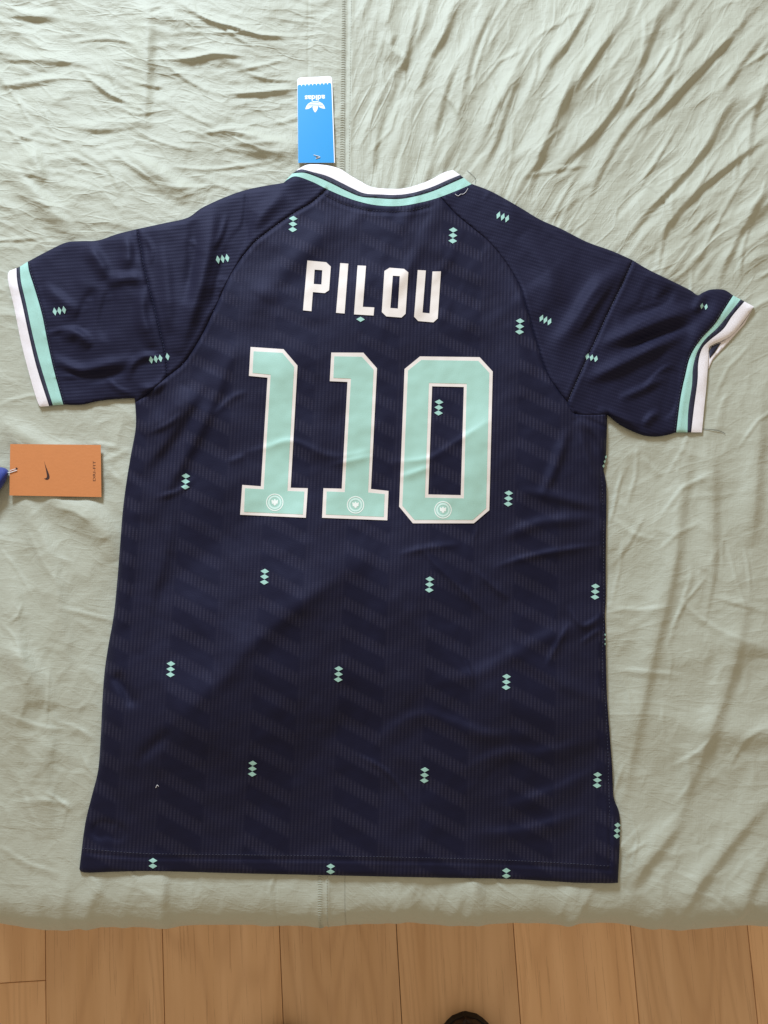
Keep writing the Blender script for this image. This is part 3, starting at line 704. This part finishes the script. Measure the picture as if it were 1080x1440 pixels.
# seams: a fold of cloth stitched down
def seam(pts, d=-1.9):
    p = cm(pts); add_stroke(HW, ja, jv, p, 2.2, 2.2, d, 'g', (0, 0), False)
    for k in (-4.0, 4.0):
        a = np.array(p); t = np.gradient(a, axis=0); t /= np.linalg.norm(t, axis=1)[:, None] + 1e-9
        add_stroke(HW, ja, jv, a + np.stack([-t[:, 1], t[:, 0]], 1) * k, 3, 3, 0.55, 'g', (0, 0), False)
seam(rag_l); seam(rag_r[:-1]); seam(seam_l); seam(seam_r); seam([(347, 270), (344, 304), (337, 336), (328, 360)], -1.2)
seam([(809, 582), (830, 592), (853, 601)], -1.6)
hem_seam = [(116, 1199), (200, 1206), (330, 1208), (540, 1211), (720, 1216), (860, 1224)]
seam(hem_seam, -1.1)
side_seam = [(846, 668), (848, 720), (849, 800), (849, 870), (847, 940), (852, 1000), (855, 1060), (856, 1110), (858, 1160), (858, 1220)]
seam(side_seam, -1.8)
shoulder_fold = [(706, 279), (736, 297), (778, 324), (813, 341.5), (855, 359), (886, 366)]
seam(shoulder_fold, -1.6)
seam([(452, 273), (480, 287), (513, 296), (545, 299), (575, 298), (605, 291)], -1.2)
seam(mintR_l, -1.0); seam(mintL_r, -1.0)
HJ = HJ + HW
# the outer edge curls down to the sheet
dist, _, _ = poly_dist(JU, JV, np.vstack([SIL, SIL[:1]]))
dist = np.where(inside(JU.ravel(), JV.ravel(), SIL).reshape(JU.shape), dist, 0)
e = np.clip(dist / 11.0, 0, 1); e = np.sqrt(np.clip(1 - (1 - e) ** 2, 0, 1))
floor_h = np.maximum(bedS, bsm) + 2.8
HJ = floor_h + np.maximum(HJ - floor_h, 0.8) * e
HJ = np.maximum(HJ, bedS + 1.6)
JER = Field(ja, jv, HJ)
def jer(off): return lambda u, v: JER(u, v) + off
def lat(u, v):
    pitch = 225 + (v - 315) * 0.0259; xc = 465 + (1222 - v) * 0.05
    return np.stack([(u - xc) / pitch, ((v - 0.018 * (u - 480)) - 945) / 40.0 * (1.08 - 0.00016 * (v - 300))], -1)
def lat_sleeve(ang):
    c, s = math.cos(ang), math.sin(ang)
    def f(u, v): return np.stack([((v - 440) * c - (u - 540) * s) / 225.0, ((u - 540) * c + (v - 440) * s) / 40.0], -1)
    return f
base = P(480, 740, ZB)
JERSEY = empty('football_jersey', (float(base[0]), float(base[1]), ZB))
tag(JERSEY, 'dark navy football jersey with mint number and pale name lying back up', 'jersey')
tk = lambda u, v: np.clip(JER(u, v) - BED(u, v) - 0.25, 0.5, 30) * 0 + 2.2
cm_ = cm
body = cm(col_m[4:-2]) + cm(rag_r)[0:-1] + cm(body_r[::-1]) + cm(hem[::-1])[1:] + cm(body_l[::-1])[1:] + cm(rag_l[::-1])[1:-1]
region('back_panel', body, 3.0, jer(0), tk, M_KNIT, JERSEY, uvf=lat)
shL = cm(top_left) + cm(seam_l)[1:] + cm(rag_l[:10][::-1])[1:] + cm(col_m[:5][::-1])[1:-1]
region('shoulder_panel', shL, 3.0, jer(0), tk, M_KNIT2, JERSEY, uvf=lat_sleeve(math.radians(-6)))
slL = cm(slv_top_l) + cm(mintR_l)[1:] + cm(slv_bot_l)[1:] + [(190, 566)] + cm(rag_l[9:][::-1])[1:-1] + cm(seam_l[::-1])[:-1]
region('sleeve', slL, 3.0, jer(0), tk, M_KNIT2, JERSEY, uvf=lat_sleeve(math.radians(-4)))
shR = cm(top_r) + cm(seam_r)[1:] + cm(rag_r[:11][::-1])[1:] + cm(col_m[-3:])[1:-1]
region('shoulder_panel', shR, 3.0, jer(0), tk, M_KNIT2, JERSEY, uvf=lat_sleeve(math.radians(16)))
slR = cm(slv_top_r) + cm(mintL_r)[1:] + cm(slv_bot_r)[1:] + cm(rag_r[10:][::-1])[1:] + cm(seam_r[::-1])[1:-1]
region('sleeve', slR, 3.0, jer(0), tk, M_KNIT2, JERSEY, uvf=lat_sleeve(math.radians(18)))
# cuffs: navy band with a mint and a pale stripe
cufL = region('cuff', cm(nvmt_l) + cm(pknv_l[::-1]), 2.5, jer(0.0), 1.2, M_NAVY, JERSEY)
region('mint_stripe', cm(mintR_l) + cm(nvmt_l[::-1]), 2.5, jer(0.15), 1.2, M_MINTK, cufL, crisp=True)
region('pale_stripe', cm(pknv_l) + cm(pinkL_l[::-1]), 2.5, jer(0.15), 1.2, M_PINK, cufL, crisp=True)
cufR = region('cuff', cm(mtnv_r) + cm(nvpk_r[::-1]), 2.5, jer(0.0), 1.2, M_NAVY, JERSEY)
region('mint_stripe', cm(mintL_r) + cm(mtnv_r[::-1]), 2.5, jer(0.15), 1.2, M_MINTK, cufR, crisp=True)
region('pale_stripe', cm(nvpk_r) + cm(pinkR_r[::-1]), 2.5, jer(0.15), 1.2, M_PINK, cufR, crisp=True)
bedoff = lambda o: (lambda u, v: np.maximum(BED(u, v), Field(ja, jv, bsm)(u, v)) + o)
# inside of the open right cuff
region('cuff_inside', [(1060, 431.5), (1047, 456), (1024, 482), (1002, 506), (996, 520), (994, 500), (1000, 487), (1017, 479), (1042, 457), (1054, 441)], 3, bedoff(1.3), 1.0, M_PINK, cufR)
region('cuff_lining', [(1009, 483.5), (1014, 482), (1005, 496), (998, 504), (997.3, 494), (1001, 487)], 3, bedoff(1.9), 0.8, M_NAVY, cufR)
# collar
colr = region('collar', cm(col_pn) + cm(col_nm[::-1]), 2.5, jer(0.0), 1.2, M_NAVY, JERSEY)
region('mint_stripe', cm(col_nm) + cm(col_m[::-1]), 2.5, jer(0.2), 1.2, M_MINTK, colr, crisp=True)
region('pale_stripe', cm(col_top) + cm(col_pn[::-1]), 2.5, jer(0.2), 1.2, M_PINK, colr, crisp=True)

# name
def crop(pts, x0, y0, s): return [(x0 + x / s, y0 + y / s) for x, y in pts]
c1 = lambda p: crop(p, 420, 350, 4.909)
letters = [([(60, 80), (190, 92), (222, 122), (210, 285), (180, 305), (98, 298), (88, 430), (30, 424)], [[(110, 143), (163, 147), (157, 246), (104, 242)]]),
           ([(287, 98), (343, 102), (317, 446), (258, 441)], []),
           ([(407, 114), (465, 117), (443, 400), (522, 404), (517, 460), (382, 452)], []),
           ([(592, 152), (628, 130), (728, 138), (757, 162), (738, 448), (710, 474), (605, 466), (574, 436)], [[(650, 185), (698, 188), (685, 412), (633, 408)]]),
           ([(822, 146), (878, 149), (855, 440), (904, 445), (924, 156), (982, 155), (960, 480), (930, 507), (825, 498), (797, 468)], [])]
for o, hs in letters:
    region('letter', c1(o), 2.6, jer(0.75), 0.8, M_WHITE, JERSEY, holes=[c1(h) for h in hs], crisp=True)
c2 = lambda p: crop(p, 330, 480, 4.696); c3 = lambda p: crop(p, 540, 490, 5.539)
digits = [(c2([(105, 37), (323, 52), (415, 160), (370, 967), (483, 970), (470, 1165), (36, 1145), (50, 948), (173, 957), (217, 240), (94, 228)]), [],
           c2([(125, 66), (315, 76), (392, 168), (348, 988), (460, 992), (450, 1143), (62, 1126), (68, 970), (192, 977), (238, 220), (118, 208)]), [], (386.4, 706.4)),
          (c2([(638, 74), (850, 75), (940, 178), (900, 975), (1016, 988), (1008, 1182), (577, 1165), (586, 970), (707, 973), (745, 268), (628, 263)]), [],
           c2([(658, 99), (840, 102), (917, 186), (881, 998), (990, 1009), (985, 1159), (602, 1143), (608, 991), (727, 996), (768, 246), (652, 241)]), [], (500, 710)),
          (c3([(280, 62), (745, 68), (847, 180), (820, 1260), (700, 1362), (225, 1362), (118, 1232), (160, 160)]), [c3([(375, 295), (622, 300), (598, 1143), (345, 1137)])],
           c3([(290, 90), (735, 97), (820, 190), (795, 1245), (692, 1335), (238, 1335), (143, 1225), (187, 172)]), [c3([(350, 268), (645, 275), (622, 1168), (318, 1162)])], (623, 717))]
def circ(c, r, n=28): return [(c[0] + r * math.cos(2 * math.pi * k / n), c[1] + r * math.sin(2 * math.pi * k / n)) for k in range(n)]
eagle = [(0, -4.6), (1.1, -3.9), (1.2, -2.6), (2.2, -2.4), (3.3, -3.6), (4.5, -3.4), (4.6, -1.5), (4.0, 0.4), (4.3, 1.2), (3.4, 2.4), (2.2, 1.6), (1.5, 2.6), (2.4, 3.8), (1.0, 3.6), (0, 5.0)]
eagle = eagle + [(-x, y) for x, y in eagle[::-1][1:-1]]
for o, hs, f, fh, cc in digits:
    d = region('digit', o, 2.6, jer(0.75), 0.8, M_WHITE, JERSEY, holes=hs, crisp=True)
    region('mint_fill', f, 2.6, jer(0.98), 0.3, M_MINT, d, holes=fh, crisp=True)
    region('crest_ring', circ(cc, 12.2), 2.5, jer(1.16), 0.2, M_CREST2, d, holes=[circ(cc, 10.9)], crisp=True)
    region('crest_disc', circ(cc, 9.6), 2.5, jer(1.14), 0.2, M_CREST, d, holes=[circ(cc, 7.2)], crisp=True)
    region('crest_eagle', [(cc[0] + x, cc[1] + y) for x, y in eagle], 1.6, jer(1.18), 0.2, M_CREST2, d, crisp=True)

# small printed diamonds, three to a mark
def marks(c, ang, n=3, w=6.1, h=3.6, gap=7.7, vertical=True, sk=0.0):
    for k in range(n):
        t = (k - (n - 1) / 2) * gap
        ca, sa_ = math.cos(ang), math.sin(ang)
        x0, y0 = c[0] - t * sa_, c[1] + t * ca
        q = [(0, -h), (w, 0), (0, h), (-w, 0)]
        q = [(x0 + x * ca - y * sa_, y0 + x * sa_ + y * ca + x * sk) for x, y in q]
        region('diamond', q, 3.0, jer(0.6), 0.6, M_MINTK, JERSEY, crisp=True)
rd = math.radians
for c in [(412, 315), (637, 331), (731, 459), (617, 573), (261, 677), (715, 701), (372, 811), (604, 822), (837, 832), (240, 941), (476, 948), (712, 959), (355, 1081), (597, 1090), (840, 1097)]:
    marks(c, rd(3.0))
marks((507, 449), rd(2), 1, gap=7)
for c in [(215, 1214), (465, 1222), (712, 1228)]: marks(c, rd(1), 2)
marks((868, 1168), rd(4), 3, w=4.6)
marks((313, 364), rd(80), 3, w=6.0, h=3.0, gap=6.6); marks((83.5, 437), rd(80), 3, w=5.8, h=3.0, gap=6.6)
marks((219, 505), rd(80), 3, w=5.4, h=3.0, gap=6.6); marks((235.5, 501.5), rd(80), 1, w=5.4, h=2.8)
marks((707, 305), rd(-68), 3, w=5.8, h=2.8, gap=6.6); marks((767, 450), rd(-66), 3, w=5.6, h=2.8, gap=6.2)
marks((832, 503), rd(-75), 3, w=4.8, h=2.8, gap=6.2); marks((990, 431), rd(-80), 2, w=4.4, h=2.4, gap=6)
marks((850.5, 649), rd(15), 3, w=1.6, h=2.6, gap=6.5); marks((851, 899), rd(0), 3, w=1.0, h=1.8, gap=6.5)

# stitching lines
def stitch_line(name, pts, pitch, ln, mat, off=0.1, wdt=0.00028, shift=0.0):
    p = resample(cm(pts), 1.0, False); L = []
    k = 0.0
    while k < len(p) - ln - 1:
        i = int(k); j = int(k + ln); a, b = p[i], p[j]
        uu = np.array([a[0], b[0]]); vv = np.array([a[1] + shift, b[1] + shift]); L.append(P(uu, vv, ZB + (JER(uu, vv) + off) / 1000)); k += pitch * (0.9 + .2 * random.random())
    return tag(tubes(name, L, wdt, mat, JERSEY, 4), kind='stuff')
M_ST2 = simple('grey_thread', (0.07, 0.07, 0.10), 0.7, 0.2, 800)
stitch_line('hem_stitching', hem_seam, 4.6, 2.4, M_ST2, 0.3, 0.00022, -6)
stitch_line('cuff_stitching', [(p[0] + 2.5, p[1]) for p in mintR_l], 4.2, 2.2, M_ST2, 0.25, 0.00022)
stitch_line('cuff_stitching', [(p[0] - 2.5, p[1]) for p in mintL_r], 4.2, 2.2, M_ST2, 0.25, 0.00022)
stitch_line('collar_stitching', [(452, 271), (480, 285), (513, 294), (545, 297), (575, 296), (605, 289)], 4.2, 2.2, M_ST2, 0.25, 0.0002)
stitch_line('sleeve_stitching', seam_l, 4.0, 2.4, M_SEAM, 0.1)
stitch_line('sleeve_stitching', seam_r, 4.0, 2.4, M_ST2, 0.1)
stitch_line('side_stitching', side_seam, 5.0, 2.4, M_ST2, 0.3, 0.00022, 0)
stitch_line('raglan_stitching', rag_l[:5], 4.0, 2.2, M_ST2, 0.2, 0.00025)
# loose threads
def strand(name, pts, h, wdt, mat, fld, parent=None):
    p = np.array(cm(pts)); hh = fld(p[:, 0], p[:, 1]) + h
    return tubes(name, [P(p[:, 0], p[:, 1], ZB + hh / 1000)], wdt, mat, parent, 5)
strand('thread_tail', [(640, 273), (644, 275.5), (648, 273), (651, 273), (655, 270), (658, 265)], 0.5, 0.00028, M_STRING, JER, JERSEY)
strand('thread_tail', [(986, 603), (1000, 604), (1012, 606), (1020, 610)], 0.8, 0.00022, M_HAIR, BED, JERSEY)
strand('thread_tail', [(657, 240), (664, 246), (669, 252), (668, 258)], 0.8, 0.00018, M_HAIR, BED, JERSEY)
strand('lint_speck', [(219, 1108), (221, 1104), (223, 1106)], 0.5, 0.0003, M_STRING, JER, JERSEY)

# ------------------------------------------------------------------ paper tags
def plane_field(corners, lift):
    """a stiff card: height field = plane through lifted corner heights"""
    c = np.array(corners, float); z = np.array([float(BED(np.array(u), np.array(v))) for u, v in c]) + np.array(lift)
    A = np.column_stack([c, np.ones(len(c))]); s, *_ = np.linalg.lstsq(A, z, rcond=None)
    gu, gv = np.meshgrid(np.linspace(c[:, 0].min(), c[:, 0].max(), 24), np.linspace(c[:, 1].min(), c[:, 1].max(), 24))
    need = (BED(gu, gv) + 0.9 - (s[0] * gu + s[1] * gv + s[2])).max()
    s[2] += max(0, need)
    return lambda u, v: s[0] * u + s[1] * v + s[2]
def text_mesh(txt, offset=0.0):
    cu = bpy.data.curves.new('t', 'FONT'); cu.body = txt; cu.size = 1.0; cu.align_x = 'CENTER'; cu.align_y = 'CENTER'; cu.offset = offset; cu.resolution_u = 3
    o = bpy.data.objects.new('t', cu); COL.objects.link(o); bpy.context.view_layer.update()
    ev = o.evaluated_get(bpy.context.evaluated_depsgraph_get()); m = ev.to_mesh()
    v = np.array([tuple(x.co)[:2] for x in m.vertices]); f = [tuple(p.vertices) for p in m.polygons]
    ev.to_mesh_clear(); bpy.data.objects.remove(o); bpy.data.curves.remove(cu); return v, f
def text_on(name, txt, c, wpx, hpx, ang, fld, off, mat, parent, offset=0.0):
    v, f = text_mesh(txt, offset)
    lo, hi = v.min(0), v.max(0); v = (v - (lo + hi) / 2) / (hi - lo) * np.array([wpx, hpx]); v[:, 1] *= -1
    ca, sa_ = math.cos(ang), math.sin(ang)
    u = c[0] + v[:, 0] * ca - v[:, 1] * sa_; w_ = c[1] + v[:, 0] * sa_ + v[:, 1] * ca
    return new_mesh(name, P(u, w_, ZB + (fld(u, w_) + off) / 1000), f, mat, parent, smooth=False)
# blue swing tag
bc = [(418, 109), (467, 107), (471, 229.5), (419, 229.5)]
tf = plane_field(bc, [0.5, 0.8, 3.0, 2.5])
bt = P(444, 170, ZB); BT = empty('swing_tag', (float(bt[0]), float(bt[1]), ZB))
tag(BT, 'blue card swing tag with white scalloped top lying above the jersey collar', 'swing tag')
whiteo = [(418, 114), (418.6, 111), (421, 109.3), (424, 108.8), (440, 108.2), (462, 107), (465, 107.6), (466.7, 110), (467.2, 113), (471, 229), (419.2, 229.3)]
region('card', whiteo, 8, lambda u, v: tf(u, v), 0.55, M_CARDW, BT, smooth=False)
blueo = [(419.3, 229)] + [(418.6, 121.2)]
n = 9
for k in range(n):
    u0 = 418.8 + k * (465.8 - 418.8) / n; u1 = u0 + (465.8 - 418.8) / n; y = 120.6 - 3.0 * (u0 - 418) / 48
    blueo += [(u0 + 1.0, y - 1.2), ((u0 + u1) / 2, y - 1.5), (u1 - 1.0, y - 1.4), (u1, y + 1.0)]
blueo += [(466.0, 121), (469.8, 228.8)]
region('blue_print', blueo, 8, lambda u, v: tf(u, v) + 0.12, 0.15, M_BLUE, BT, smooth=False)
text_on('printed_word', 'adidas', (442.8, 137.6), 28.5, 7.8, math.pi - 0.03, tf, 0.2, M_CARDW, BT, 0.03)
def leaf(tip, base, wd):
    tip = np.array(tip); base = np.array(base); d = tip - base; nrm = np.array([-d[1], d[0]]) / np.linalg.norm(d)
    prof = [(0, 0.35), (.25, .8), (.5, 1), (.75, .75), (.92, .3), (1, 0)]
    L = [tuple(base + d * t + nrm * wd * w_) for t, w_ in prof]; R_ = [tuple(base + d * t - nrm * wd * w_) for t, w_ in prof[:-1]]
    return L + R_[::-1]
region('logo_leaf', leaf((443.2, 158.3), (443.5, 142.5), 3.9), 3, lambda u, v: tf(u, v) + 0.22, 0.1, M_CARDW, BT, smooth=False)
region('logo_leaf', leaf((429.3, 153.6), (442.0, 143.0), 3.4), 3, lambda u, v: tf(u, v) + 0.20, 0.1, M_CARDW, BT, smooth=False)
region('logo_leaf', leaf((457.2, 152.8), (444.8, 143.0), 3.4), 3, lambda u, v: tf(u, v) + 0.21, 0.1, M_CARDW, BT, smooth=False)
for k, (yy, wd) in enumerate(((144.0, 5.5), (146.2, 9.0), (148.4, 11.0))):
    region('logo_stripe', [(443.2 - wd, yy + .25), (443.2 + wd, yy - .35), (443.2 + wd, yy + .2), (443.2 - wd, yy + .8)], 6, lambda u, v: tf(u, v) + 0.3, 0.08, M_BLUE, BT, smooth=False)
strand('string_loop', [(441, 218), (445, 219), (450, 221), (444, 223)], 0.5, 0.0004, M_STRING, lambda u, v: tf(u, v), BT)
region('string_hole', circ((446.0, 221.8), 1.6, 10), 3, lambda u, v: tf(u, v) + 0.2, 0.05, M_BROWN, BT, smooth=False)
# orange swing tag
oc = [(14.4, 624.4), (141.7, 625.6), (142.6, 699), (13.3, 696.7)]
of = plane_field(oc, [2.0, 1.5, 2.0, 2.0])
ot = P(78, 660, ZB); OT = empty('swing_tag', (float(ot[0]), float(ot[1]), ZB))
tag(OT, 'orange card swing tag with small dark curved mark, tied to blue cloth', 'swing tag')
region('card', oc, 10, lambda u, v: of(u, v), 0.7, M_ORANGE, OT, smooth=False)
sw = [(335, 260), (343, 285), (352, 310), (365, 342), (374, 366), (377, 382), (374, 395), (364, 404), (350, 404), (333, 394), (346, 392), (355, 385), (356, 370), (352, 345), (345, 310)]
region('curved_mark', crop(sw, 0, 600, 5.4), 3, lambda u, v: of(u, v) + 0.12, 0.1, M_BROWN, OT, smooth=False)
text_on('printed_word', 'DRI-FIT', (132.5, 662.3), 28.5, 3.6, -math.pi / 2, of, 0.12, M_BROWN, OT, 0.0)
region('string_hole', circ((23.2, 659.0), 1.7, 10), 3, lambda u, v: of(u, v) + 0.12, 0.05, M_BROWN, OT, smooth=False)
strand('string_loop', [(8, 664.5), (14, 664.5), (19, 663), (24, 661.5)], 0.6, 0.00055, M_STRING, lambda u, v: np.maximum(of(u, v), BED(u, v) + 3), OT)
strand('string_loop', [(14, 662), (18, 660.5), (22, 659.5)], 0.5, 0.0004, M_STRING, lambda u, v: np.maximum(of(u, v), BED(u, v) + 3), OT)
# royal blue garment whose corner reaches into the picture
gp = [(12.5, 664), (10, 660), (4, 657.5), (-12, 654), (-60, 632), (-170, 585), (-290, 560), (-400, 590), (-420, 720), (-380, 850), (-300, 905), (-180, 850), (-70, 765), (-20, 712), (2, 686), (9, 675)]
gpc = cm(gp); gd = np.array(gpc + gpc[:1])
def gf(u, v):
    d, _, _ = poly_dist(np.asarray(u, float), np.asarray(v, float), gd); e = np.clip(d / 14, 0, 1)
    return np.maximum(BED(u, v), 0 * u) + 1.6 + 9 * np.sqrt(1 - (1 - e) ** 2) + (5 * np.abs(fbm(u / 70, v / 110, 71, 3)) + 2.0 * fbm(u / 40, v / 40, 73, 3)) * e
g = region('folded_garment', gpc, 5, gf, 1.4, M_ROYAL)
tag(g, 'royal blue folded garment on the sheet with an orange tag tied on', 'garment')

# ------------------------------------------------------------------ shoes at the foot of the bed
def shoe(name, tip_px, label, yaw):
    t = P(tip_px[0], tip_px[1], 0.045)
    root = empty(name, (float(t[0]), float(t[1]), 0.008)); root.rotation_euler = (0, 0, yaw)
    L = 0.285; ns = 22; na = 14
    def half_w(s): return 0.052 * min(1, (max(s, 0) / 0.16)) ** 0.5 * (1 - 0.28 * max(0, min(1, (s - 0.3) / 0.3))) * (1 if s < 0.86 else math.sqrt(max(0.0, 1 - ((s - 0.86) / 0.14) ** 2)) * .98 + .02)
    def top(s): return 0.012 + 0.036 * min(1, s / 0.14) ** 0.5 + 0.055 * max(0, min(1, (s - 0.22) / 0.4)) ** 1.2
    vs_, fs = [], []
    for i in range(ns + 1):
        s = (i / ns) ** 1.3; w_ = max(half_w(s), 0.001); h = top(s) * (1 if s < 0.9 else 1)
        for k in range(na + 1):
            a = math.pi * k / na
            opening = s > 0.5
            hh = h * (math.sin(a) ** 0.7)
            if opening: hh = min(hh, h * (0.62 + 0.1 * (s - .5)) if 0.15 < k / na < 0.85 else hh)
            vs_.append((-w_ * math.cos(a) * (1 if math.sin(a) > 0.2 else 1.0), -s * L, 0.014 + hh))
    for i in range(ns):
        for k in range(na): fs.append((i * (na + 1) + k, i * (na + 1) + k + 1, (i + 1) * (na + 1) + k + 1, (i + 1) * (na + 1) + k))
    fs.append(tuple(range(na + 1))); fs.append(tuple(range(ns * (na + 1), (ns + 1) * (na + 1)))[::-1])
    me = bpy.data.meshes.new('upper'); me.from_pydata(vs_, [], fs); me.update(); me.polygons.foreach_set('use_smooth', [True] * len(me.polygons)); me.materials.append(M_SHOE)
    u = bpy.data.objects.new('upper', me); COL.objects.link(u); u.parent = root
    ring = []
    for i in range(ns + 1): s = (i / ns) ** 1.3; ring.append((half_w(s) + 0.003, -s * L))
    for i in range(ns, -1, -1): s = (i / ns) ** 1.3; ring.append((-half_w(s) - 0.003, -s * L))
    n_ = len(ring); v2 = [(x, y, 0.0) for x, y in ring] + [(x, y, 0.016) for x, y in ring]
    f2 = [tuple(range(n_))[::-1], tuple(range(n_, 2 * n_))] + [(i, (i + 1) % n_, n_ + (i + 1) % n_, n_ + i) for i in range(n_)]
    me = bpy.data.meshes.new('sole'); me.from_pydata(v2, [], f2); me.update(); me.materials.append(M_SOLE)
    so = bpy.data.objects.new('sole', me); COL.objects.link(so); so.parent = root
    tag(root, label, 'shoe', 'pair of shoes at the foot of the bed')
shoe('shoe', (656, 1439), 'rounded dark brown leather shoe toe on the oak floor, set further forward', math.radians(4))
shoe('shoe', (402, 1458), 'dark leather shoe on the oak floor, set back behind its mate', math.radians(-4))
